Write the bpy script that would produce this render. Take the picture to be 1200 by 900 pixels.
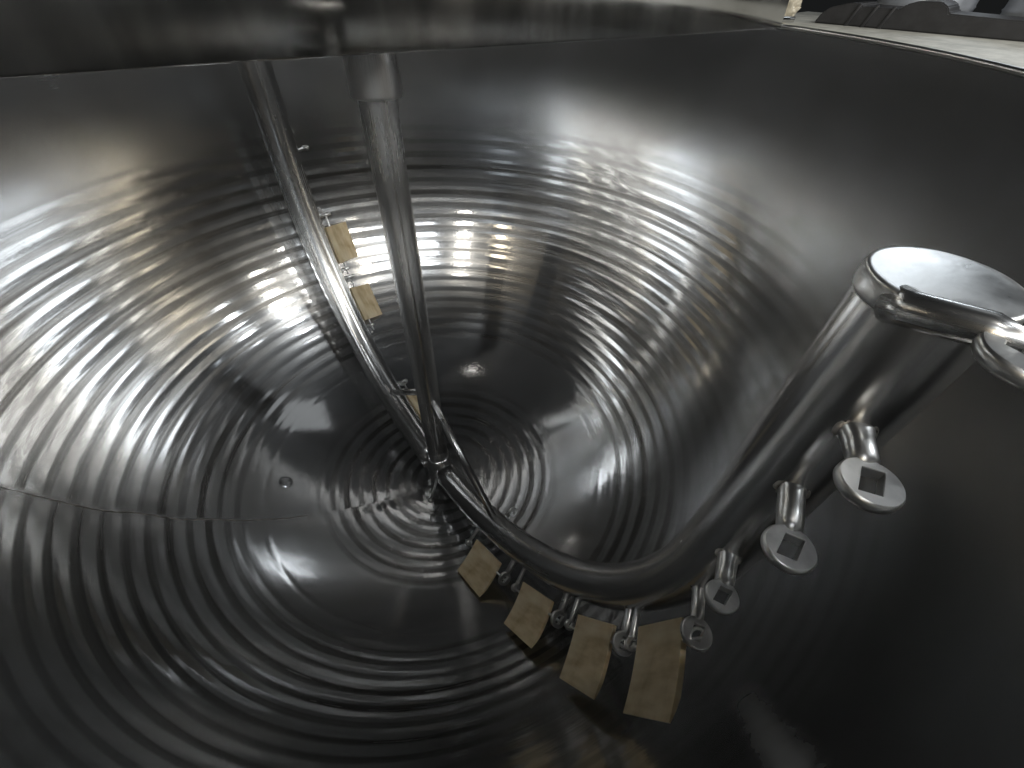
import bpy, bmesh, math, random
from mathutils import Vector, Matrix, noise
random.seed(7)
for o in list(bpy.data.objects): bpy.data.objects.remove(o)
SC = bpy.context.scene
COL = SC.collection
S = 0.6                       # metres per unit: the kettle's inner radius is one unit (0.6 m); rim plane at z = 0
PI = math.pi
R_ = math.radians

# ------------------------------------------------------------------ camera
def make_camera():
    pit, rol, yaw = 0.789, 0.034, 0.283
    F = Vector((math.sin(yaw)*math.cos(pit), math.cos(yaw)*math.cos(pit), -math.sin(pit)))
    Rt = Vector((math.cos(yaw), -math.sin(yaw), 0)); U = Rt.cross(F)
    R2 = Rt*math.cos(rol)+U*math.sin(rol); U2 = -Rt*math.sin(rol)+U*math.cos(rol)
    cd = bpy.data.cameras.new('camera'); co = bpy.data.objects.new('camera', cd); COL.objects.link(co)
    M = Matrix((R2, U2, -F)).transposed().to_4x4()
    M.translation = Vector((0, -0.925, 0.098))*S
    co.matrix_world = M
    cd.sensor_width = 36; cd.lens = 494.2/1200*36; cd.clip_start = 0.005; cd.clip_end = 200
    SC.camera = co
make_camera()

# ------------------------------------------------------------------ light of the workshop
world = bpy.data.worlds.new('World'); SC.world = world; world.use_nodes = True
bg = world.node_tree.nodes['Background']; bg.inputs[0].default_value = (0.92, 0.97, 1.0, 1); bg.inputs[1].default_value = 0.010
vs = SC.view_settings; vs.view_transform = 'Standard'; vs.look = 'None'; vs.gamma = 1; vs.use_curve_mapping = False; vs.exposure = 0.0
def lamp(name, az, el, dist, sx, sy, power, col=(1, 1, 1), rot=0):
    d = Vector((math.cos(R_(az))*math.cos(R_(el)), math.sin(R_(az))*math.cos(R_(el)), math.sin(R_(el))))
    l = bpy.data.lights.new(name, 'AREA'); l.shape = 'RECTANGLE'; l.size = sx; l.size_y = sy; l.energy = power; l.color = col
    o = bpy.data.objects.new(name, l); COL.objects.link(o)
    o.location = d*dist
    q = d.to_track_quat('Z', 'Y')
    o.rotation_mode = 'QUATERNION'; o.rotation_quaternion = q @ Matrix.Rotation(R_(rot), 3, 'Z').to_quaternion()
    return o
COOL, WARM = (0.93, 0.97, 1.0), (1.0, 0.86, 0.64)
LAMPS = [
 ('window_light',       -90, 28, 3.6, 1.7, 0.7, 54, COOL, 0),
 ('strip_light',      -134, 25, 3.6, 0.05, 1.4, 15, WARM, 0),
 ('strip_light',      -118, 26, 3.4, 0.05, 1.3, 19, (1.0, 0.95, 0.85), 0),
 ('strip_light',       -72, 25, 3.6, 0.05, 1.3, 16, (1.0, 0.93, 0.8), 0),
 ('strip_light',       -58, 24, 3.6, 0.05, 1.3, 14, (1.0, 0.96, 0.9), 0),
 ('strip_light',       -45, 25, 3.6, 0.06, 1.3, 16, (1.0, 0.97, 0.9), 0),
 ('strip_light',       -30, 23, 3.6, 0.05, 1.2, 14, (1.0, 0.95, 0.84), 0),
 ('strip_light',       -12, 21, 3.6, 0.08, 0.9, 13, COOL, 0),
 ('window_light',       24, 21, 3.6, 0.8, 0.4, 7, (0.85, 0.93, 1.0), 0),
 ('ceiling_tube_light', -28, 37, 2.6, 0.07, 0.8, 16, COOL, 0),
 ('ceiling_tube_light', -52, 56, 2.4, 0.2, 0.24, 2.0, COOL, 0),
 ('ceiling_tube_light',  18, 47, 2.8, 0.6, 0.7, 0.6, COOL, 0),
 ('ceiling_tube_light', -120, 46, 2.6, 0.10, 0.22, 6, COOL, 0),
 ('pendant_and_fill_lamp',      -170, 70, 2.2, 0.03, 0.03, 0.12, (1.0, 0.96, 0.9), 0),
 ('pendant_and_fill_lamp',       -92, 63, 2.2, 0.05, 0.05, 5.5, (1.0, 0.97, 0.92), 0),  # added unseen fill to brighten the blades, its reflection kept behind the shaft
 ('doorway_light',      -18, 3, 3.6, 0.9, 0.4, 5, (0.95, 0.97, 1.0), 0),
 ('doorway_light',      -36, 3, 3.6, 0.9, 0.4, 2.6, (1.0, 0.9, 0.78), 0),
]
for L in LAMPS: lamp(*L)

# ------------------------------------------------------------------ materials
def mat(name):
    m = bpy.data.materials.new(name); m.use_nodes = True
    return m, m.node_tree.nodes, m.node_tree.links, m.node_tree.nodes['Principled BSDF']
def nn(N, t, **kw):
    n = N.new(t)
    for k, v in kw.items(): setattr(n, k, v)
    return n
def ramp(N, L, fac, pts):
    r = N.new('ShaderNodeValToRGB'); e = r.color_ramp.elements
    while len(e) < len(pts): e.new(0.5)
    for x, (p, c) in zip(e, pts):
        x.position = p; x.color = (c, c, c, 1) if not isinstance(c, tuple) else (*c, 1)
    L.new(fac, r.inputs[0]); return r.outputs[0]
def steel_uv(name, base, r0, r1, aniso, bump=0.12, stain=0.35, satin=None, along=False, haze=None, film=0.07, cloud=0.14, brush=0.12):
    """brushed stainless steel: UV u runs round the axis, v along the profile, in metres"""
    m, N, L, P = mat(name)
    uv = nn(N, 'ShaderNodeUVMap', uv_map='UVMap')
    tan = nn(N, 'ShaderNodeTangent', direction_type='UV_MAP', uv_map='UVMap')
    mp = nn(N, 'ShaderNodeMapping'); mp.inputs['Scale'].default_value = (260, 2.2, 1) if along else (0.9, 240, 1); L.new(uv.outputs[0], mp.inputs[0])
    st = nn(N, 'ShaderNodeTexNoise'); st.inputs['Scale'].default_value = 1.0; st.inputs['Detail'].default_value = 5; L.new(mp.outputs[0], st.inputs[0])
    tc = nn(N, 'ShaderNodeTexCoord')
    cl = nn(N, 'ShaderNodeTexNoise'); cl.inputs['Scale'].default_value = 4.5; cl.inputs['Detail'].default_value = 6; cl.inputs['Roughness'].default_value = 0.65; L.new(tc.outputs['Object'], cl.inputs[0])
    # roughness: cloudy polish marks plus brushing
    rr = nn(N, 'ShaderNodeMapRange'); rr.inputs[1].default_value = 0.3; rr.inputs[2].default_value = 0.7; rr.inputs[3].default_value = r0; rr.inputs[4].default_value = r1; L.new(cl.outputs[0], rr.inputs[0])
    ad = nn(N, 'ShaderNodeMath', operation='MULTIPLY_ADD'); L.new(st.outputs[0], ad.inputs[0]); ad.inputs[1].default_value = brush; L.new(rr.outputs[0], ad.inputs[2])
    if satin:       # the straight wall above the bowl has a coarser satin finish
        sp = nn(N, 'ShaderNodeSeparateXYZ'); L.new(tc.outputs['Object'], sp.inputs[0])
        mr = nn(N, 'ShaderNodeMapRange', interpolation_type='SMOOTHSTEP'); mr.inputs[1].default_value = satin[0]; mr.inputs[2].default_value = satin[1]; mr.inputs[3].default_value = 0; mr.inputs[4].default_value = satin[2]; L.new(sp.outputs[2], mr.inputs[0])
        a2 = nn(N, 'ShaderNodeMath', operation='ADD'); L.new(ad.outputs[0], a2.inputs[0]); L.new(mr.outputs[0], a2.inputs[1]); ad = a2
    fm = nn(N, 'ShaderNodeTexNoise'); fm.inputs['Scale'].default_value = 3.2; fm.inputs['Detail'].default_value = 3; fm.inputs['Roughness'].default_value = 0.5; fm.inputs['Distortion'].default_value = 0.4; L.new(tc.outputs['Object'], fm.inputs[0])
    fr = ramp(N, L, fm.outputs[0], [(0.42, 0.0), (0.7, film)])
    fa = nn(N, 'ShaderNodeMath', operation='ADD'); L.new(ad.outputs[0], fa.inputs[0]); L.new(fr, fa.inputs[1]); ad = fa
    rough = ad.outputs[0]; streak = None
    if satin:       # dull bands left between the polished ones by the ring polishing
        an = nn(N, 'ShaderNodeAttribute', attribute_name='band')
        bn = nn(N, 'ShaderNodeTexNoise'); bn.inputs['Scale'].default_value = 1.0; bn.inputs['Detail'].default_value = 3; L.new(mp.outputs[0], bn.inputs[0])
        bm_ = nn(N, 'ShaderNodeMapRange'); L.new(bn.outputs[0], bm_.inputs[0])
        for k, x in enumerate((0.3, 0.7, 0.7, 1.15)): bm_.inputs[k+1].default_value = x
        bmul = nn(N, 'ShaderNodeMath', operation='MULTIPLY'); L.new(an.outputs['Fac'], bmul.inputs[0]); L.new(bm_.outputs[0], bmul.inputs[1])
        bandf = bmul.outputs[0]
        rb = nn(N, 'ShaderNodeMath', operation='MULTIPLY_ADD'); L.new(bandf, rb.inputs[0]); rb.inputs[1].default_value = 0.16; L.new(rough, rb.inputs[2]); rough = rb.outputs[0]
    if satin:       # a paler, rougher streak on the near side, ragged at its edges
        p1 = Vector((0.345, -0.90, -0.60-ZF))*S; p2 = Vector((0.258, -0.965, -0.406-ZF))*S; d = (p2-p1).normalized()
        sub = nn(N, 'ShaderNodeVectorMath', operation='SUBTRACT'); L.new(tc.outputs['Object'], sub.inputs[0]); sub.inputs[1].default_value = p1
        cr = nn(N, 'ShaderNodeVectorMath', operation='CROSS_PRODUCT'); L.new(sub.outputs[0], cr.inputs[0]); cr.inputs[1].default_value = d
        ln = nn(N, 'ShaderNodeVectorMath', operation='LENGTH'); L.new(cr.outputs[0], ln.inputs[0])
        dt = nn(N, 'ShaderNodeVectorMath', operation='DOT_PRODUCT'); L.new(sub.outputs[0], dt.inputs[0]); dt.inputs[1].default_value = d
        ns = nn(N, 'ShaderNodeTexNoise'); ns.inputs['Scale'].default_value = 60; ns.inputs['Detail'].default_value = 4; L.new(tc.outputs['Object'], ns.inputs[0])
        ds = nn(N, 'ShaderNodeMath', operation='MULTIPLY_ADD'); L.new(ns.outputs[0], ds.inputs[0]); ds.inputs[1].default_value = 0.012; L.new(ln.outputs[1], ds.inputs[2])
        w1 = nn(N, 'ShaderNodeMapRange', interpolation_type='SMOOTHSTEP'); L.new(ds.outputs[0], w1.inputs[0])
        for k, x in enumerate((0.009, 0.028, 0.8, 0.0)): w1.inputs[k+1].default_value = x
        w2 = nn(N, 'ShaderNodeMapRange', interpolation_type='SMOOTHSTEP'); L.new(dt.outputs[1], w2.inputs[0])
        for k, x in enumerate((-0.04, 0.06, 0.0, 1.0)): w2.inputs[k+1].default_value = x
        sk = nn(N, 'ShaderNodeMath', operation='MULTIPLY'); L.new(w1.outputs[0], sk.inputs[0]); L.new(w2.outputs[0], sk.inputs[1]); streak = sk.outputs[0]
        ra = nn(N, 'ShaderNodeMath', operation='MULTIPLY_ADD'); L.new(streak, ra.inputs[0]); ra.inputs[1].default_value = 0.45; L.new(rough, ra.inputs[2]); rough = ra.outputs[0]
    L.new(rough, P.inputs['Roughness'])
    # dried water marks and product film
    s2 = nn(N, 'ShaderNodeTexNoise'); s2.inputs['Scale'].default_value = 9; s2.inputs['Detail'].default_value = 8; s2.inputs['Distortion'].default_value = 0.6; L.new(tc.outputs['Object'], s2.inputs[0])
    f = ramp(N, L, s2.outputs[0], [(0.47, 0.0), (0.62, stain)])
    mx = nn(N, 'ShaderNodeMix', data_type='RGBA'); mx.inputs[6].default_value = (*base, 1); mx.inputs[7].default_value = (base[0]*0.68, base[1]*0.66, base[2]*0.62, 1)
    L.new(f, mx.inputs[0]); 
    # fine straight scratches
    vo = nn(N, 'ShaderNodeTexVoronoi', feature='DISTANCE_TO_EDGE'); vo.inputs['Scale'].default_value = 7; vo.inputs['Randomness'].default_value = 1; L.new(tc.outputs['Object'], vo.inputs[0])
    vm = nn(N, 'ShaderNodeTexNoise'); vm.inputs['Scale'].default_value = 5; L.new(tc.outputs['Object'], vm.inputs[0])
    sc = ramp(N, L, vo.outputs[0], [(0.0, 1.0), (0.006, 0.0)]); sm = ramp(N, L, vm.outputs[0], [(0.56, 0.0), (0.6, 1.0)])
    ml = nn(N, 'ShaderNodeMath', operation='MULTIPLY'); L.new(sc, ml.inputs[0]); L.new(sm, ml.inputs[1])
    m3 = nn(N, 'ShaderNodeMath', operation='MULTIPLY'); L.new(ml.outputs[0], m3.inputs[0]); m3.inputs[1].default_value = 0.15
    mx2 = nn(N, 'ShaderNodeMix', data_type='RGBA'); L.new(m3.outputs[0], mx2.inputs[0]); L.new(mx.outputs[2], mx2.inputs[6]); mx2.inputs[7].default_value = (0.12, 0.11, 0.1, 1)
    colr = mx2.outputs[2]
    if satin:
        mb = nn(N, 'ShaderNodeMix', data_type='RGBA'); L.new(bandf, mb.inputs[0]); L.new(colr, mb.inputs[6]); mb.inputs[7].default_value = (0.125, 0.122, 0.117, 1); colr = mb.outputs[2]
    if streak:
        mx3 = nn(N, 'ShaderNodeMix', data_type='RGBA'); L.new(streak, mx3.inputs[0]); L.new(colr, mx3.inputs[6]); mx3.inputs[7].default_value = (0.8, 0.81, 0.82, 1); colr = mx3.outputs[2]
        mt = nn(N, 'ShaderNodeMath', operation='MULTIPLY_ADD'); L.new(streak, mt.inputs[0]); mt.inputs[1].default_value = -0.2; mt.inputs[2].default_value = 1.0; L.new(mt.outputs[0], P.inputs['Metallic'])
    L.new(colr, P.inputs['Base Color'])
    b = nn(N, 'ShaderNodeBump'); b.inputs['Strength'].default_value = bump; b.inputs['Distance'].default_value = 0.0012; L.new(st.outputs[0], b.inputs['Height'])
    b2 = nn(N, 'ShaderNodeBump'); b2.inputs['Strength'].default_value = cloud; b2.inputs['Distance'].default_value = 0.004; L.new(cl.outputs[0], b2.inputs['Height']); L.new(b.outputs[0], b2.inputs['Normal'])
    L.new(b2.outputs[0], P.inputs['Normal'])
    P.inputs['Metallic'].default_value = 1; P.inputs['Anisotropic'].default_value = aniso
    L.new(tan.outputs[0], P.inputs['Tangent'])
    if along: P.inputs['Anisotropic Rotation'].default_value = 0.25
    if haze:        # worn polish: a sharp reflection over a broad soft one
        Q = N.new('ShaderNodeBsdfPrincipled'); Q.inputs['Metallic'].default_value = 1; Q.inputs['Anisotropic'].default_value = aniso; Q.inputs['Roughness'].default_value = haze[1]
        for k in ('Base Color', 'Normal', 'Tangent'): L.new(P.inputs[k].links[0].from_socket, Q.inputs[k])
        ms = N.new('ShaderNodeMixShader'); ms.inputs[0].default_value = haze[0]
        L.new(P.outputs[0], ms.inputs[1]); L.new(Q.outputs[0], ms.inputs[2]); L.new(ms.outputs[0], N['Material Output'].inputs[0])
    return m
def steel_plain(name, base, r0, r1, scale=14, bump=0.1, stretch=(1, 1, 1)):
    m, N, L, P = mat(name)
    tc = nn(N, 'ShaderNodeTexCoord'); mp = nn(N, 'ShaderNodeMapping'); mp.inputs['Scale'].default_value = stretch; L.new(tc.outputs['Object'], mp.inputs[0])
    n = nn(N, 'ShaderNodeTexNoise'); n.inputs['Scale'].default_value = scale; n.inputs['Detail'].default_value = 7; n.inputs['Roughness'].default_value = 0.62; L.new(mp.outputs[0], n.inputs[0])
    rr = nn(N, 'ShaderNodeMapRange'); rr.inputs[1].default_value = 0.3; rr.inputs[2].default_value = 0.7; rr.inputs[3].default_value = r0; rr.inputs[4].default_value = r1; L.new(n.outputs[0], rr.inputs[0]); L.new(rr.outputs[0], P.inputs['Roughness'])
    c = ramp(N, L, n.outputs[0], [(0.35, tuple(x*0.72 for x in base)), (0.6, base)]); L.new(c, P.inputs['Base Color'])
    b = nn(N, 'ShaderNodeBump'); b.inputs['Strength'].default_value = bump; b.inputs['Distance'].default_value = 0.002; L.new(n.outputs[0], b.inputs['Height']); L.new(b.outputs[0], P.inputs['Normal'])
    P.inputs['Metallic'].default_value = 1
    return m
def painted(name, c0, c1, rough, scale=12, bump=0.15, metallic=0.0):
    m, N, L, P = mat(name)
    tc = nn(N, 'ShaderNodeTexCoord')
    n = nn(N, 'ShaderNodeTexNoise'); n.inputs['Scale'].default_value = scale; n.inputs['Detail'].default_value = 8; n.inputs['Roughness'].default_value = 0.65; L.new(tc.outputs['Object'], n.inputs[0])
    L.new(ramp(N, L, n.outputs[0], [(0.35, c0), (0.6, c1)]), P.inputs['Base Color'])
    P.inputs['Roughness'].default_value = rough; P.inputs['Metallic'].default_value = metallic
    b = nn(N, 'ShaderNodeBump'); b.inputs['Strength'].default_value = bump; b.inputs['Distance'].default_value = 0.002; L.new(n.outputs[0], b.inputs['Height']); L.new(b.outputs[0], P.inputs['Normal'])
    return m
ZF = -1.75
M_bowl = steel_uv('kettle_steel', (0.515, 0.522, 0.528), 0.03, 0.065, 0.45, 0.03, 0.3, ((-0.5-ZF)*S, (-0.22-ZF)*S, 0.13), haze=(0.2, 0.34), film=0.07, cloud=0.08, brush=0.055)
M_pipe = steel_uv('brushed_steel_pipe', (0.56, 0.56, 0.555), 0.13, 0.2, 0.3, 0.02, 0.15, along=True, film=0.08, cloud=0.03)
M_bridge = steel_plain('bridge_steel', (0.42, 0.415, 0.40), 0.06, 0.2, 16, 0.05, (1, 1, 0.22))
M_chrome = steel_plain('cast_steel_lug', (0.78, 0.78, 0.77), 0.26, 0.4, 45, 0.1)
M_weld = steel_plain('weld_bead', (0.22, 0.2, 0.18), 0.25, 0.45, 120, 0.6)
M_bead = steel_plain('bright_weld', (0.5, 0.48, 0.45), 0.22, 0.4, 160, 0.5)
M_jacket = steel_plain('outer_jacket_steel', (0.45, 0.45, 0.44), 0.3, 0.42, 6, 0.05)
M_table = painted('white_painted_top', (0.30, 0.295, 0.26), (0.46, 0.45, 0.40), 0.5, 26)
M_black = painted('black_plastic', (0.012, 0.012, 0.013), (0.022, 0.022, 0.024), 0.5, 40)
M_drum = painted('grey_drum', (0.30, 0.32, 0.35), (0.46, 0.48, 0.52), 0.4, 7, 0.2, 0.3)
M_floor = painted('floor_concrete', (0.07, 0.07, 0.068), (0.13, 0.128, 0.12), 0.6, 5)
def blade_mat():
    m, N, L, P = mat('tan_plastic')
    tc = nn(N, 'ShaderNodeTexCoord'); mp = nn(N, 'ShaderNodeMapping'); mp.inputs['Scale'].default_value = (18, 90, 30); L.new(tc.outputs['Object'], mp.inputs[0])
    n = nn(N, 'ShaderNodeTexNoise'); n.inputs['Scale'].default_value = 1; n.inputs['Detail'].default_value = 7; L.new(mp.outputs[0], n.inputs[0])
    n2 = nn(N, 'ShaderNodeTexNoise'); n2.inputs['Scale'].default_value = 22; n2.inputs['Detail'].default_value = 5; L.new(tc.outputs['Object'], n2.inputs[0])
    mm = nn(N, 'ShaderNodeMath', operation='MULTIPLY_ADD'); L.new(n.outputs[0], mm.inputs[0]); mm.inputs[1].default_value = 0.4
    m4 = nn(N, 'ShaderNodeMath', operation='MULTIPLY'); L.new(n2.outputs[0], m4.inputs[0]); m4.inputs[1].default_value = 0.6; L.new(m4.outputs[0], mm.inputs[2])
    L.new(ramp(N, L, mm.outputs[0], [(0.34, (0.36, 0.26, 0.13)), (0.5, (0.62, 0.51, 0.33)), (0.64, (0.74, 0.65, 0.47))]), P.inputs['Base Color'])
    P.inputs['Roughness'].default_value = 0.42; P.inputs['Subsurface Weight'].default_value = 0.35; P.inputs['Subsurface Radius'].default_value = (0.01, 0.006, 0.003)
    b = nn(N, 'ShaderNodeBump'); b.inputs['Strength'].default_value = 0.15; b.inputs['Distance'].default_value = 0.001; L.new(mm.outputs[0], b.inputs['Height']); L.new(b.outputs[0], P.inputs['Normal'])
    return m
M_blade = blade_mat()

# ------------------------------------------------------------------ mesh helpers (all lengths in kettle radii, scaled by S)
def mesh_obj(name, verts, faces, m, parent=None, uvs=None, smooth=True):
    me = bpy.data.meshes.new(name); me.from_pydata([tuple(Vector(v)*S) for v in verts], [], faces)
    if uvs:
        ul = me.uv_layers.new(name='UVMap')
        for poly in me.polygons:
            for li, u in zip(poly.loop_indices, uvs[poly.index]): ul.data[li].uv = u
    for p in me.polygons: p.use_smooth = smooth
    me.materials.append(m); me.update()
    o = bpy.data.objects.new(name, me); COL.objects.link(o)
    if parent: o.parent = parent
    return o
def thing(name, label, cat, loc=(0, 0, 0), rotz=0, group=None):
    o = bpy.data.objects.new(name, None); COL.objects.link(o); o.empty_display_size = 0.05
    o.location = Vector(loc)*S; o.rotation_euler = (0, 0, rotz); o['label'] = label; o['category'] = cat
    if group: o['group'] = group
    return o
def revolve(prof, nseg, th0=0.0, disp=None):
    """closed surface of revolution of (r, z) rows; UV in metres with the cut at th0"""
    verts, faces, uvs = [], [], []
    s = [0.0]
    for i in range(1, len(prof)): s.append(s[-1]+math.hypot(prof[i][0]-prof[i-1][0], prof[i][1]-prof[i-1][1]))
    for i, (r, z) in enumerate(prof):
        for j in range(nseg):
            t = th0+2*PI*j/nseg
            v = Vector((r*math.cos(t), r*math.sin(t), z))
            verts.append(disp(v, i, t) if disp else v)
    for i in range(len(prof)-1):
        for j in range(nseg):
            a, b = i*nseg+j, i*nseg+(j+1) % nseg
            faces.append((a, b, b+nseg, a+nseg))
            u0, u1 = j/nseg*3.77, (j+1)/nseg*3.77
            uvs.append(((u0, s[i]*S), (u1, s[i]*S), (u1, s[i+1]*S), (u0, s[i+1]*S)))
    return verts, faces, uvs
def sweep(path, rad, nseg=20, cap=True, capround=0.0):
    """tube along a list of points; rad is a number or a list"""
    P = [Vector(p) for p in path]; n = len(P)
    rad = [rad]*n if not hasattr(rad, '__len__') else rad
    T = [((P[min(i+1, n-1)]-P[max(i-1, 0)]).normalized()) for i in range(n)]
    a = Vector((0, 0, 1)) if abs(T[0].z) < 0.9 else Vector((0, 1, 0))
    X = (a-T[0]*a.dot(T[0])).normalized(); verts, faces, uvs = [], [], []; s = 0
    ss = []
    for i in range(n):
        if i: X = (X-T[i]*X.dot(T[i])).normalized(); s += (P[i]-P[i-1]).length
        ss.append(s); Y = T[i].cross(X)
        for j in range(nseg):
            t = 2*PI*j/nseg; verts.append(P[i]+(X*math.cos(t)+Y*math.sin(t))*rad[i])
    for i in range(n-1):
        for j in range(nseg):
            p, q = i*nseg+j, i*nseg+(j+1) % nseg
            faces.append((p, q, q+nseg, p+nseg)); c = 2*PI*max(rad[i], 1e-4)*S
            u0, u1 = j/nseg*c, (j+1)/nseg*c
            uvs.append(((u0, ss[i]*S), (u1, ss[i]*S), (u1, ss[i+1]*S), (u0, ss[i+1]*S)))
    if cap:
        faces.append(tuple(range(nseg-1, -1, -1))); uvs.append([(0, 0)]*nseg)
        faces.append(tuple(range((n-1)*nseg, n*nseg))); uvs.append([(0, 0)]*nseg)
    return verts, faces, uvs
def sweep_obj(name, path, rad, m, parent, nseg=20, M=None):
    v, f, u = sweep(path, rad, nseg)
    if M: v = [M @ x for x in v]
    return mesh_obj(name, v, f, m, parent, u)
def box(c, ax, ay, az, hx, hy, hz, bev=0.0):
    """bevelled box as bmesh -> verts, faces; c centre, ax/ay/az unit axes, h half sizes"""
    bm = bmesh.new(); bmesh.ops.create_cube(bm, size=2)
    for v in bm.verts: v.co = Vector((v.co.x*hx, v.co.y*hy, v.co.z*hz))
    if bev: bmesh.ops.bevel(bm, geom=list(bm.edges), offset=bev, segments=2, affect='EDGES', profile=0.5)
    c, ax, ay, az = Vector(c), Vector(ax), Vector(ay), Vector(az)
    bm.verts.index_update()
    vs_ = [c+ax*v.co.x+ay*v.co.y+az*v.co.z for v in bm.verts]; fs = [tuple(v.index for v in f.verts) for f in bm.faces]
    bm.free(); return vs_, fs
X3, Y3, Z3 = Vector((1, 0, 0)), Vector((0, 1, 0)), Vector((0, 0, 1))

# ------------------------------------------------------------------ setting
ZF = -1.75
v, f = box((0, 0, ZF-0.02), X3, Y3, Z3, 9, 9, 0.02)
fl = mesh_obj('floor', v, f, M_floor, smooth=False); fl['kind'] = 'structure'

# ------------------------------------------------------------------ kettle
kettle = thing('mixing_kettle', 'round stainless steel mixing kettle with ribbed bowl, seen from inside', 'kettle', (0, 0, ZF))
def K(v): return [Vector(x)-Vector((0, 0, ZF)) for x in v]
SEAM1, SEAM2 = R_(-168.0), R_(-72.0)
ZC = -0.35
def dent(v):
    return 0.0024*noise.noise(Vector((v.x*1.7, v.y*1.7, v.z*1.7+9)))+0.0003*noise.noise(v*4.5)
# bowl with rolled rings
angs = []
a = 91.15
while a > 4.0:
    angs.append(a); a -= 0.17
angs += [3.2, 2.2, 1.2, 0.4, 0.02]
NW = 22                                   # rows of the straight wall above the bowl
def facet(x):
    # asymmetric ridge: a long flat flank, a short steep one, corners slightly rounded
    x %= 1.0
    y = x/0.62 if x < 0.62 else (1-x)/0.38
    return y*y*(3-2*y)*0.15+y*0.85
def ring(al, t):
    """inward height of the rolled rings at polar angle al (degrees) and azimuth t"""
    tt = (t-SEAM1) % (2*PI); side = tt < ((SEAM2-SEAM1) % (2*PI))
    ph = 0.42 if side else 0.0
    wob = 0.16*noise.noise(Vector((math.cos(t)*1.3, math.sin(t)*1.3, al*0.06)))
    h = 0.0
    if al > 37.0:
        x = (al-38.3)/2.72+ph+wob*0.2
        env = min(1, max(0, (al-37.2)/1.6))*(1.0 if al < 82 else max(0.0, 1-(al-82)/12)*0.7+0.1)
        env *= 0.85+0.3*noise.noise(Vector((math.cos(t)*2.2+5, math.sin(t)*2.2, al*0.13)))
        d = abs((t-R_(-48)+PI) % (2*PI)-PI)          # worn almost smooth on the side nearest the front arm
        env *= 1-0.85*max(0, min(1, (R_(52)-d)/0.3))*max(0, min(1, (al-46)/10))
        h = env*facet(x)
    elif al < 27.0:
        x = (al-8)/2.75+ph+wob*0.2
        env = min(1, max(0, (27.0-al)/4))*min(1, max(0, (al-5.5)/1.5))*0.8
        h = env*facet(x)
    else:
        h = 0.35*math.exp(-((al-35.2)/0.5)**2)
    # the rings die out at the weld seams
    for sm in (SEAM1, SEAM2):
        d = abs((t-sm+PI) % (2*PI)-PI)
        h *= min(1, d/0.02)
    return h
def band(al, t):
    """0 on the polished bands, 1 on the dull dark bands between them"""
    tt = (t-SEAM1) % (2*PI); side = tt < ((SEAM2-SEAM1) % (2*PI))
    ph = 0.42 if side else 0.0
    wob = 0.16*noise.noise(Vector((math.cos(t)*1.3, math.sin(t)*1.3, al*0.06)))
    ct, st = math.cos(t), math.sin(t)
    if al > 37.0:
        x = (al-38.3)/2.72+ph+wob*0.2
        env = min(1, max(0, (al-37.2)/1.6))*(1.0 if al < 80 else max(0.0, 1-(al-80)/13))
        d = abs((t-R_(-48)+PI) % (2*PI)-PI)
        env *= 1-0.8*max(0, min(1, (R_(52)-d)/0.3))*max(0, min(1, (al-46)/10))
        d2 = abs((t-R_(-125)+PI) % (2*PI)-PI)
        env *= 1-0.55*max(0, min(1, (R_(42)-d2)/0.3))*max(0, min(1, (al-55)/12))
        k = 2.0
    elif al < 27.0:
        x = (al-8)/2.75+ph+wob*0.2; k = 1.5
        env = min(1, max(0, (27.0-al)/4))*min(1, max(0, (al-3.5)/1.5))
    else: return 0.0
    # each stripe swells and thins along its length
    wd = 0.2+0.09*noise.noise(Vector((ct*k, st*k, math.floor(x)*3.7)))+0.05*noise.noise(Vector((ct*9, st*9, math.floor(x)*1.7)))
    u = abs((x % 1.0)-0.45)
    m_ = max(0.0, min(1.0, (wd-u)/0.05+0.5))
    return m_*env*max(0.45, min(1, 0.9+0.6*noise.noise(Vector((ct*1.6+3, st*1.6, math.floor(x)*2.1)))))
AMP = 0.00055
def bowl_disp(v, i, t):
    if i < NW:
        k = dent(v)
        return Vector((v.x*(1+k), v.y*(1+k), v.z))
    al = angs[i-NW]
    n = Vector((v.x, v.y, v.z-ZC)).normalized()
    k = 1.0-AMP*ring(al, t)
    k += dent(v)
    # pinched, slightly wavy metal along the weld seams
    for sm in (SEAM1, SEAM2):
        d = ((t-sm+PI) % (2*PI)-PI)*math.sin(R_(max(al, 5)))
        k -= (0.0016 if sm == SEAM1 else 0.0005)*math.exp(-(d/0.03)**2)*(0.6+0.8*noise.noise(Vector((al*0.11, sm, 0))))
    return Vector((0, 0, ZC))+n*k
angs = [x for x in angs if x < 89.9]
prof = [(1.0, ZC*i/NW) for i in range(NW)]+[(math.sin(R_(x)), ZC-math.cos(R_(x))) for x in angs]
v, fc, uv = revolve(prof, 432, SEAM1, bowl_disp)
fc = [tuple(reversed(x)) for x in fc]; uv = [tuple(reversed(x)) for x in uv]
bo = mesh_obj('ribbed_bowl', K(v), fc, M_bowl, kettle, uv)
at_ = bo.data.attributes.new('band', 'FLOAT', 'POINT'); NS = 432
at_.data.foreach_set('value', [0.0]*(NW*NS)+[band(al_, SEAM1+2*PI*j_/NS) for al_ in angs for j_ in range(NS)])
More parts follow.
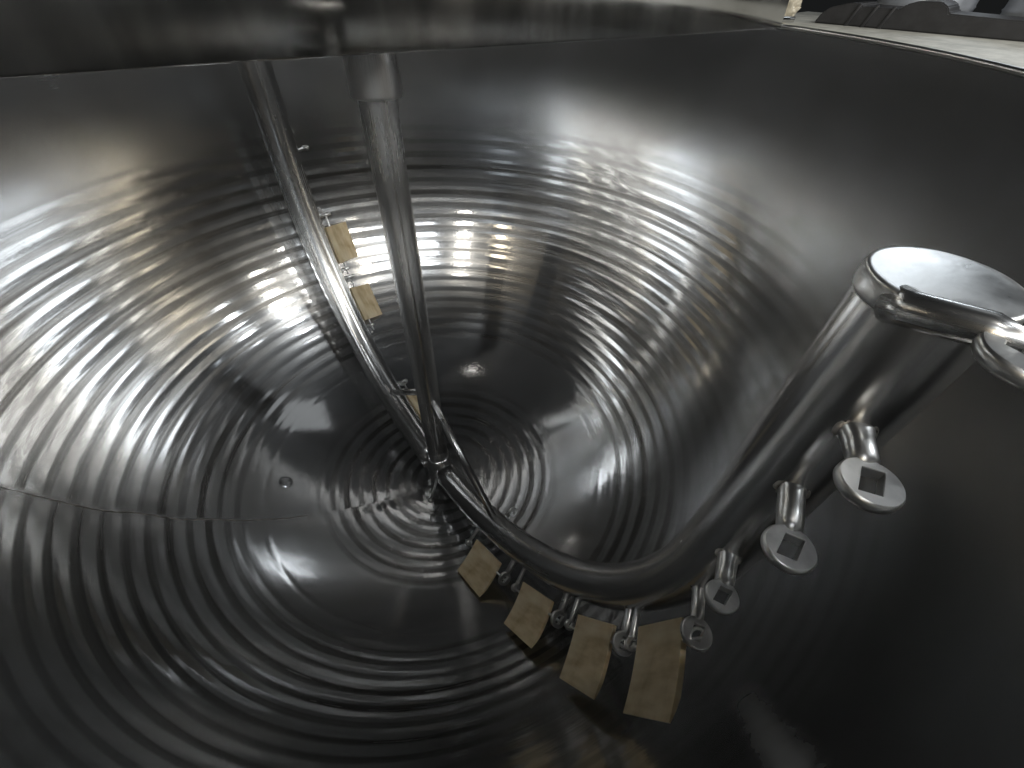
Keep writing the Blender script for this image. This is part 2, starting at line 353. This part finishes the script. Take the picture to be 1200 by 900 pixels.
# weld beads along two meridians
for sm, wob in ((SEAM1, 0.008),):
    path = []; rad = []
    for i in range(240):
        al = 28+61*i/239
        t = sm+(wob*noise.noise(Vector((al*0.16, sm*3, 1)))+0.25*wob*noise.noise(Vector((al*1.1, sm, 5))))/max(0.2, math.sin(R_(al)))
        k = 1.0-0.0012
        path.append((k*math.sin(R_(al))*math.cos(t), k*math.sin(R_(al))*math.sin(t), ZC-k*math.cos(R_(al))))
        rad.append(0.0017+0.0012*noise.noise(Vector((al*0.9, 0, sm))))
    sweep_obj('weld_seam', K(path), rad, M_weld, kettle, 8)
# rolled rim and outer jacket
prof = [(1.004+0.0055*math.cos(x), -0.003+0.0055*math.sin(x)) for x in [2*PI*i/16 for i in range(17)]]
v, fc, uv = revolve(prof, 192); mesh_obj('rim', K(v), fc, M_jacket, kettle, uv)
prof = [(1.006, -0.006), (1.012, -0.03), (1.014, -0.12), (1.085, -0.15), (1.09, -0.35)]+[(1.09*math.sin(R_(x)), ZC-1.09*math.cos(R_(x))) for x in range(85, 0, -5)]+[(0.02, ZC-1.09)]
v, fc, uv = revolve(prof, 128); mesh_obj('outer_jacket', K(v), fc, M_jacket, kettle, uv)
for i in range(3):
    t = R_(30+120*i); c = Vector((0.86*math.cos(t), 0.86*math.sin(t), 0))
    sweep_obj('leg', K([(c.x, c.y, -0.95), (c.x*1.04, c.y*1.04, -1.4), (c.x*1.06, c.y*1.06, ZF+0.012), (c.x*1.06, c.y*1.06, ZF)]), [0.05, 0.05, 0.05, 0.075], M_jacket, kettle, 20)
# drain fitting pressed into the bowl floor
al, t = R_(31.85), R_(176.6)
cn = Vector((math.sin(al)*math.cos(t), math.sin(al)*math.sin(t), -math.cos(al))); c = Vector((0, 0, ZC))+cn*0.998
q = (-cn).to_track_quat('Z', 'Y').to_matrix()
pr = [(0.0001, 0.001), (0.006, 0.001), (0.0085, 0.0002), (0.011, 0.0022), (0.014, 0.0024), (0.017, 0.0006), (0.021, 0.0004), (0.023, -0.002)]
v, fc, uv = revolve(pr, 32); v = [c+q @ x for x in v]
mesh_obj('inspection_plug', K(v), fc, M_bowl, kettle, uv)

# ------------------------------------------------------------------ bridge beam across the kettle
bdir = Vector((0.9497, 0.3132, 0)); bnor = Vector((0.3132, -0.9497, 0))
bridge = thing('bridge_beam', 'wide flat steel bridge beam spanning the kettle rim, holding the shaft', 'beam', (0, 0, 0))
v, f = box(Vector((0, 0, 0.108)), bdir, bnor, Z3, 0.972, 0.128, 0.112, 0.003)
v = [x-bnor*0.07*max(0.0, x.z+0.004) for x in v]      # the front leans back a little
mesh_obj('beam', v, f, M_bridge, bridge)
for s_ in (-1, 1):
    v, f = box(bdir*s_*0.985+Vector((0, 0, 0.0095)), bdir, bnor, Z3, 0.065, 0.11, 0.0055, 0.002)
    mesh_obj('end_bracket', v, f, M_bridge, bridge)
pr = [(0.030, 0.012), (0.045, 0.012), (0.045, 0.0), (0.045, -0.075), (0.0449, -0.0785), (0.0438, -0.0795), (0.043, -0.0798), (0.0358, -0.08), (0.0352, -0.0795), (0.035, -0.05)]
v, fc, uv = revolve(pr, 40); mesh_obj('shaft_collar', v, [tuple(reversed(x)) for x in fc], M_pipe, bridge, [tuple(reversed(x)) for x in uv])

# ------------------------------------------------------------------ agitator (local x = towards the near arm, local y = trailing side)
PHI = -1.159; ZB = -1.30
agit = thing('anchor_agitator', 'steel anchor agitator with central shaft and two curved pipe arms', 'agitator', (0, 0, ZB), PHI)
KA, ZA, RP = 0.836, -0.41, 0.0425
def A(v): return [Vector(x)-Vector((0, 0, ZB)) for x in v]
def rot180(v): return [Vector((-x[0], -x[1], x[2])) for x in v]
def arc(k, a, l=0.0):
    """point at radius k about the arm's bend centre, angle a below horizontal (radians), l to the leading side"""
    if a < 0: return Vector((k, -l, ZA-a*KA))          # on the straight leg: arc length above the bend
    return Vector((k*math.cos(a), -l, ZA-k*math.sin(a)))
sweep_obj('shaft', A([(0, 0, 0.10), (0, 0, -0.05), (0, 0, -0.5), (0, 0, -0.9), (0, 0, -1.245)]), 0.0345, M_pipe, agit, 40)
hub = sweep_obj('hub', A([(0, 0, -1.17), (0, 0, -1.176), (0, 0, -1.25), (0, 0, -1.282), (0, 0, -1.297), (0, 0, -1.30)]), [0.0375, 0.043, 0.047, 0.045, 0.034, 0.012], M_pipe, agit, 36)
v, fc, u = sweep(A([(0.02, -0.03, -1.275), (0.04, -0.052, -1.285), (0.072, -0.09, -1.292), (0.0735, -0.0915, -1.292), (0.078, -0.096, -1.292)]), [0.0045, 0.0045, 0.0045, 0.009, 0.008], 12)
mesh_obj('drain_pin', v, fc, M_chrome, hub, u)
arm_path = [(KA, 0, -0.052)]+[(KA, 0, -0.06-0.35*i/10) for i in range(11)]+[tuple(arc(KA, R_(x))) for x in range(3, 88, 3)]
cap_prof = [(RP*0.99, -0.057), (RP*1.04, -0.0568), (RP*1.05, -0.0555), (RP*1.05, -0.0425), (RP*1.04, -0.0410), (RP*1.02, -0.0402), (RP*0.97, -0.0400), (RP*0.9, -0.04), (RP*0.6, -0.04), (RP*0.3, -0.04), (RP*0.1, -0.04), (0.00002, -0.04)]
def eyelet_mesh(org, d, t, rr=0.029, th=0.0048, hx=0.0108, hy=0.0072, skew=0.45):
    """flat round eye with a slanted rectangular slot; normal t, lies in the plane of d and q"""
    q = t.cross(d).normalized(); n = 40; rows = []; hx *= rr/0.0205; hy *= rr/0.0205
    hole = []
    cor = [(hx, -hy-skew*hx*0.6), (hx, hy-skew*hx*0.6), (-hx, hy+skew*hx*0.6), (-hx, -hy+skew*hx*0.6)]
    for j in range(n):
        s4 = j*4//n; f4 = (j*4/n)-s4; c0, c1 = cor[s4], cor[(s4+1) % 4]
        hole.append((c0[0]+(c1[0]-c0[0])*f4, c0[1]+(c1[1]-c0[1])*f4))
    def out(r_, z): return [(r_*math.cos(2*PI*j/n-PI/4), r_*math.sin(2*PI*j/n-PI/4), z) for j in range(n)]
    rows = [[(x, y, -th) for x, y in hole], out(rr*0.93, -th), out(rr, -th*0.5), out(rr, th*0.5), out(rr*0.93, th), [(x*1.05, y*1.05, th) for x, y in hole], [(x, y, th*0.85) for x, y in hole]]
    V = [org+d*x+q*y+t*z for r_ in rows for x, y, z in r_]; F_ = []
    m_ = len(rows)
    for i in range(m_):
        for j in range(n):
            i2 = (i+1) % m_; j2 = (j+1) % n
            F_.append((i*n+j, i*n+j2, i2*n+j2, i2*n+j))
    return V, F_
def eye(V, F_, o):
    w = mesh_obj('eyelet', A(V), F_, M_chrome, o, smooth=False); n = 40
    for i_, p_ in enumerate(w.data.polygons): p_.use_smooth = (i_//n) in (1, 2, 3)
def make_lug(a, l, k, far, rr=0.029, rod=0.0125, up=0.0):
    """welded lug: flared rod from the pipe with a slotted eye"""
    c = arc(KA, a); e = arc(k, a, l)+Vector((0, 0, up))
    t = (arc(KA, a-0.01)-arc(KA, a+0.01)).normalized()
    d = (e-c); d -= t*d.dot(t)*0; L_ = d.length; d = d.normalized()
    tt = (t-d*t.dot(d)).normalized()
    st = c+d*0.030; en = e-d*rr*0.98
    pth = [st, st+d*0.011, st+d*0.016, st.lerp(en, 0.6), en, en+d*0.006]
    rads = [rod*1.45, rod*1.2, rod*1.03, rod, rod*0.95, rod*0.3]
    v_, f_, u_ = sweep(pth, rads, 16)
    # small welding irregularities
    v_ = [x+Vector((noise.noise(x*60), noise.noise(x*60+X3*9), noise.noise(x*60+Y3*9)))*0.0006 for x in v_]
    V, F_ = eyelet_mesh(e, d, tt, rr)
    if far: v_, V = rot180(v_), rot180(V)
    o = mesh_obj('lug', A(v_), f_, M_chrome, agit, u_)
    eye(V, F_, o)
    # weld bead round the foot of the rod
    pb = c+d*0.0415; xx = tt; yy = d.cross(tt); bead = []; br = []
    for jj in range(29):
        g = 2*PI*jj/28; bead.append(pb+(xx*math.cos(g)+yy*math.sin(g))*rod*1.12+d*0.003*abs(math.cos(g))*-1); br.append(rod*(0.26+0.12*noise.noise(Vector((math.cos(g)*3, math.sin(g)*3, a*20)))))
    v_, f_, u_ = sweep(bead, br, 8)
    if far: v_ = rot180(v_)
    mesh_obj('weld_bead', A(v_), f_, M_bead, o, u_)
BL = [R_(x) for x in (13.0, 28.7, 45.7, 63.2)]; BF = [R_(x) for x in (21.0, 37.0, 69.0)]
PK, PL = 0.886, 0.083
for far in (False, True):
    p = rot180(arm_path) if far else arm_path
    arm = sweep_obj('arm', A(p), RP*(1.12 if far else 1), M_pipe, agit, 48)
    v, fc, uv = revolve(cap_prof, 48); v = [x+Vector((KA, 0, 0)) for x in v]
    v = [x+Z3*0.0009*noise.noise(x*13) for x in v]
    if far: v = rot180(v)
    mesh_obj('end_cap', A(v), fc, M_chrome, arm, uv)
    # flat stay between shaft and arm
    e1 = arc(KA, R_(65.5)); b0 = Vector((0.02, 0.0, -0.86)); b1 = e1+Vector((0, 0, 0.035))
    sweep_obj('stay_bar', A(rot180([b0, b1]) if far else [b0, b1]), 0.0115, M_pipe, agit, 20)
    # empty lugs on the straight leg and lug pairs at the scrapers
    for z, l, k, rr in ((-0.15, 0.078, 0.882, 0.0205), (-0.238, 0.094, 0.878, 0.0205), (-0.385, 0.084, 0.872, 0.0178)):
        if far and z > -0.3: continue
        make_lug(-(z-ZA)/KA, l, k, far, 0.012 if far else rr, 0.005 if far else 0.0105)
    for a in (BF if far else BL):
        for s_ in (-1, 1): make_lug(a+s_*R_(6.9)-R_(0.6), PL, PK, far, 0.0195 if s_ < 0 else 0.011, 0.0085 if s_ < 0 else 0.0055)
    # topmost lug lies sideways under the cap
    v, fc, u = sweep([(0.826, -0.034, -0.052), (0.834, -0.043, -0.0475), (0.868, -0.051, -0.038), (0.884, -0.054, -0.036)], [0.013, 0.0112, 0.0102, 0.006], 16)
    V, F_ = eyelet_mesh(Vector((0.89, -0.06, -0.04)), X3, (Z3+X3*-0.12).normalized(), 0.0245)
    if far: v, V = rot180(v), rot180(V)
    o = mesh_obj('lug', A(v), fc, M_pipe, agit, u); eye(V, F_, o)
# little lug on the trailing face of the near arm
v, fc, u = sweep([arc(KA, R_(66), -0.035), arc(KA, R_(66), -0.06)], 0.006, 12); o = mesh_obj('lug', A(v), fc, M_chrome, agit, u)
t = (arc(KA, R_(65))-arc(KA, R_(67))).normalized()
V, F_ = eyelet_mesh(arc(KA, R_(66), -0.074), Y3, t, 0.016, 0.004, 0.006, 0.008, 0.0); eye(V, F_, o)

# ------------------------------------------------------------------ scraper blades, each swinging on its own pin
near_labels = ['tan plastic scraper blade hanging beside the empty eyelets, highest of the front row of four',
 'tan plastic scraper blade in front row, next below the one beside the empty eyelets',
 'tan plastic scraper blade in front row, second up from the hub end',
 'tan plastic scraper blade in front row closest to the hub, below the thin stay bar']
far_labels = ['tan plastic scraper blade on the far arm, highest one of its three',
 'tan plastic scraper blade on the far arm, middle one of its three',
 'tan plastic scraper blade on the far arm, lowest one tucked behind the shaft']
def blade_mesh(w, L_, th, bow, sd):
    """local x = along the pin, y = from pin to wall, z = thickness; bowed plate whose wall edge is worn to a wedge"""
    y0 = -0.028; ny, nx = 9, 7; V, F_ = [], []
    def P(i, j, top):
        x = (i/(nx-1)-0.5)*w; f_ = j/(ny-1); y = y0+(L_-y0)*f_
        edge = 1.0 if f_ < 0.8 else 1-0.75*(f_-0.8)/0.2
        y -= (0.002*abs(noise.noise(Vector((x*40, sd, 0)))) if j == ny-1 else 0)
        z = bow*((f_-0.35)**2)+0.05*bow*noise.noise(Vector((x*9, y*9, sd)))
        return Vector((x, y, z+(th*(2*edge-1) if top else -th)))
    for top in (0, 1):
        for j in range(ny):
            for i in range(nx): V.append(P(i, j, top))
    m_ = nx*ny
    for j in range(ny-1):
        for i in range(nx-1):
            q = j*nx+i; F_.append((q, q+nx, q+nx+1, q+1)); F_.append((m_+q, m_+q+1, m_+q+nx+1, m_+q+nx))
    for i in range(nx-1):
        F_.append((i, i+1, m_+i+1, m_+i)); q = (ny-1)*nx+i; F_.append((q+1, q, m_+q, m_+q+1))
    for j in range(ny-1):
        q = j*nx; F_.append((q+nx, q, m_+q, m_+q+nx)); q = j*nx+nx-1; F_.append((q, q+nx, m_+q+nx, m_+q))
    return V, F_
Rphi = Matrix.Rotation(PHI, 3, 'Z')
for far in (False, True):
    for i, a in enumerate(BF if far else BL):
        org = arc(PK, a, PL)
        t = (arc(KA, a-0.01)-arc(KA, a+0.01)).normalized()
        o_ = arc(1, a)-arc(0.9, a); o_ = Vector((o_.x, 0, o_.z)).normalized()
        d = (o_*0.055+Vector((0, -1, 0))*0.084+0.02*t*random.uniform(-1, 1)*0.1).normalized()
        n_ = t.cross(d).normalized()
        M3 = Matrix((t, d, n_)).transposed()
        if far: M3 = Matrix.Rotation(PI, 3, 'Z') @ M3; org = Vector((-org.x, -org.y, org.z))
        M3 = Rphi @ M3; org = Rphi @ org
        b = thing('scraper_blade', (far_labels if far else near_labels)[i], 'scraper', org, 0, 'scraper blades on the agitator')
        b.rotation_mode = 'QUATERNION'; b.rotation_quaternion = M3.to_quaternion()
        V, F_ = blade_mesh(0.142*(1.05 if i == 0 and not far else 1), 0.094 if i < 2 and not far else 0.083, 0.0042, random.uniform(0.4, 1.0)*-0.022*(1 if i % 2 else 1.4), i+5*far)
        bo = mesh_obj('blade', V, F_, M_blade, b, smooth=False)
        md = bo.modifiers.new('bevel', 'BEVEL'); md.width = 0.0012; md.segments = 2; md.limit_method = 'ANGLE'; md.angle_limit = 0.8
        sweep_obj('pivot_pin', [(-0.121, 0, 0.0), (-0.118, 0, 0.0), (0.118, 0, 0.0), (0.121, 0, 0.0)], [0.002, 0.003, 0.003, 0.002], M_chrome, b, 12)
        ring_ = [(0.112, 0.012*math.cos(x), 0.012*math.sin(x)) for x in [2*PI*j/20 for j in range(21)]]
        sweep_obj('split_ring', ring_, 0.0022, M_chrome, b, 8)

# ------------------------------------------------------------------ things beyond the rim
tn = Vector((0.857, 0.514, 0)); td = Vector((0.514, -0.857, 0)); ZT = -0.05
def T(nrm, along, z): return tn*nrm+td*along+Z3*z
table = thing('side_table', 'white painted work table standing beside the kettle rim', 'table', T(1.8, 0.35, ZF))
o0 = T(1.8, 0.35, ZF)
v, f = box(T(1.79, 0.75, ZT-0.025)-o0, tn, td, Z3, 0.765, 0.85, 0.025, 0.006); mesh_obj('table_top', v, f, M_table, table)
for dn in (-0.6, 0.62):
    for da in (-0.76, 0.76):
        c = T(1.83+dn, 0.75+da, 0)-o0
        sweep_obj('leg', [(c.x, c.y, 0), (c.x, c.y, ZT-0.05-ZF)], 0.03, M_table, table, 16)
# black crate with a stepped top edge and three slots
case = thing('black_case', 'black plastic case with stepped lid and narrow slots on the white table', 'case', T(1.98, 0.2, ZT))
o0 = T(1.98, 0.2, ZT)
outl = [(-0.07, 0.0), (-0.055, 0.03), (-0.03, 0.049), (0.03, 0.064), (0.065, 0.064), (0.07, 0.057), (0.19, 0.056), (0.205, 0.07), (0.235, 0.08), (0.30, 0.082), (0.325, 0.07), (0.335, 0.054), (0.60, 0.047), (0.80, 0.046), (0.82, 0.0)]
bm = bmesh.new()
f0 = [bm.verts.new(T(1.905, 0.2+x, ZT+z)-o0) for x, z in outl]; f1 = [bm.verts.new(T(2.15, 0.2+x, ZT+z)-o0) for x, z in outl]
for i in range(len(outl)): bm.faces.new((f0[i], f0[(i+1) % len(outl)], f1[(i+1) % len(outl)], f1[i]))
bm.faces.new(f0); bm.faces.new(list(reversed(f1))); bmesh.ops.recalc_face_normals(bm, faces=bm.faces)
bmesh.ops.bevel(bm, geom=list(bm.edges), offset=0.004, segments=2, affect='EDGES'); bm.verts.index_update()
mesh_obj('body', [x.co.copy() for x in bm.verts], [tuple(y.index for y in g.verts) for g in bm.faces], M_black, case, smooth=False); bm.free()
for x in (0.055, 0.11, 0.165):
    v, f = box(T(1.903, 0.2+x, ZT+0.03)-o0, td, tn, (Z3+td*0.35).normalized(), 0.006, 0.006, 0.034, 0.002)
    mesh_obj('rib', v, f, M_black, case)
# grey drums behind the case
for i, (nr, al_, r_, h_, lb) in enumerate(((2.42, 0.38, 0.17, 0.26, 'small grey metal drum behind the stepped part of the black case'), (2.4, 0.86, 0.22, 0.3, 'large grey metal drum behind the low part of the black case'))):
    d_ = thing('metal_drum', lb, 'drum', T(nr, al_, ZT))
    pr = [(0.0005, 0.0), (r_*0.97, 0.0), (r_, 0.006), (r_, 0.05), (r_*1.02, 0.056), (r_, 0.062), (r_, h_-0.06), (r_*1.02, h_-0.054), (r_, h_-0.048), (r_, h_), (r_*1.03, h_+0.004), (r_*1.03, h_+0.012), (r_*0.98, h_+0.012), (r_*0.97, h_), (0.0005, h_)]
    v, fc, uv = revolve(pr, 48); mesh_obj('drum_body', v, fc, M_drum, d_, uv)
# crumpled clear sheet
m, N, L, P = mat('crumpled_film'); P.inputs['Base Color'].default_value = (0.62, 0.56, 0.44, 1); P.inputs['Roughness'].default_value = 0.18; P.inputs['Transmission Weight'].default_value = 0.35; P.inputs['Alpha'].default_value = 1
bagl = T(1.75, 0.02, ZT)
bm = bmesh.new(); bmesh.ops.create_icosphere(bm, subdivisions=5, radius=1)
vv = []
for x in bm.verts:
    c = x.co; k = 1+0.35*noise.noise(c*1.4)+0.22*abs(noise.noise(c*3.1+X3*3))+0.12*abs(noise.noise(c*7))
    p = Vector((c.x*0.075*k, c.y*0.075*k, max(0.0, (c.z*0.5+0.42)*0.15*k)))
    vv.append(p)
ff = [tuple(y.index for y in g.verts) for g in bm.faces]; bm.free()
bag = mesh_obj('plastic_bag', vv, ff, m, smooth=False); bag.location = bagl*S
bag['label'] = 'crumpled pale plastic bag at the end of the white table'; bag['category'] = 'bag'
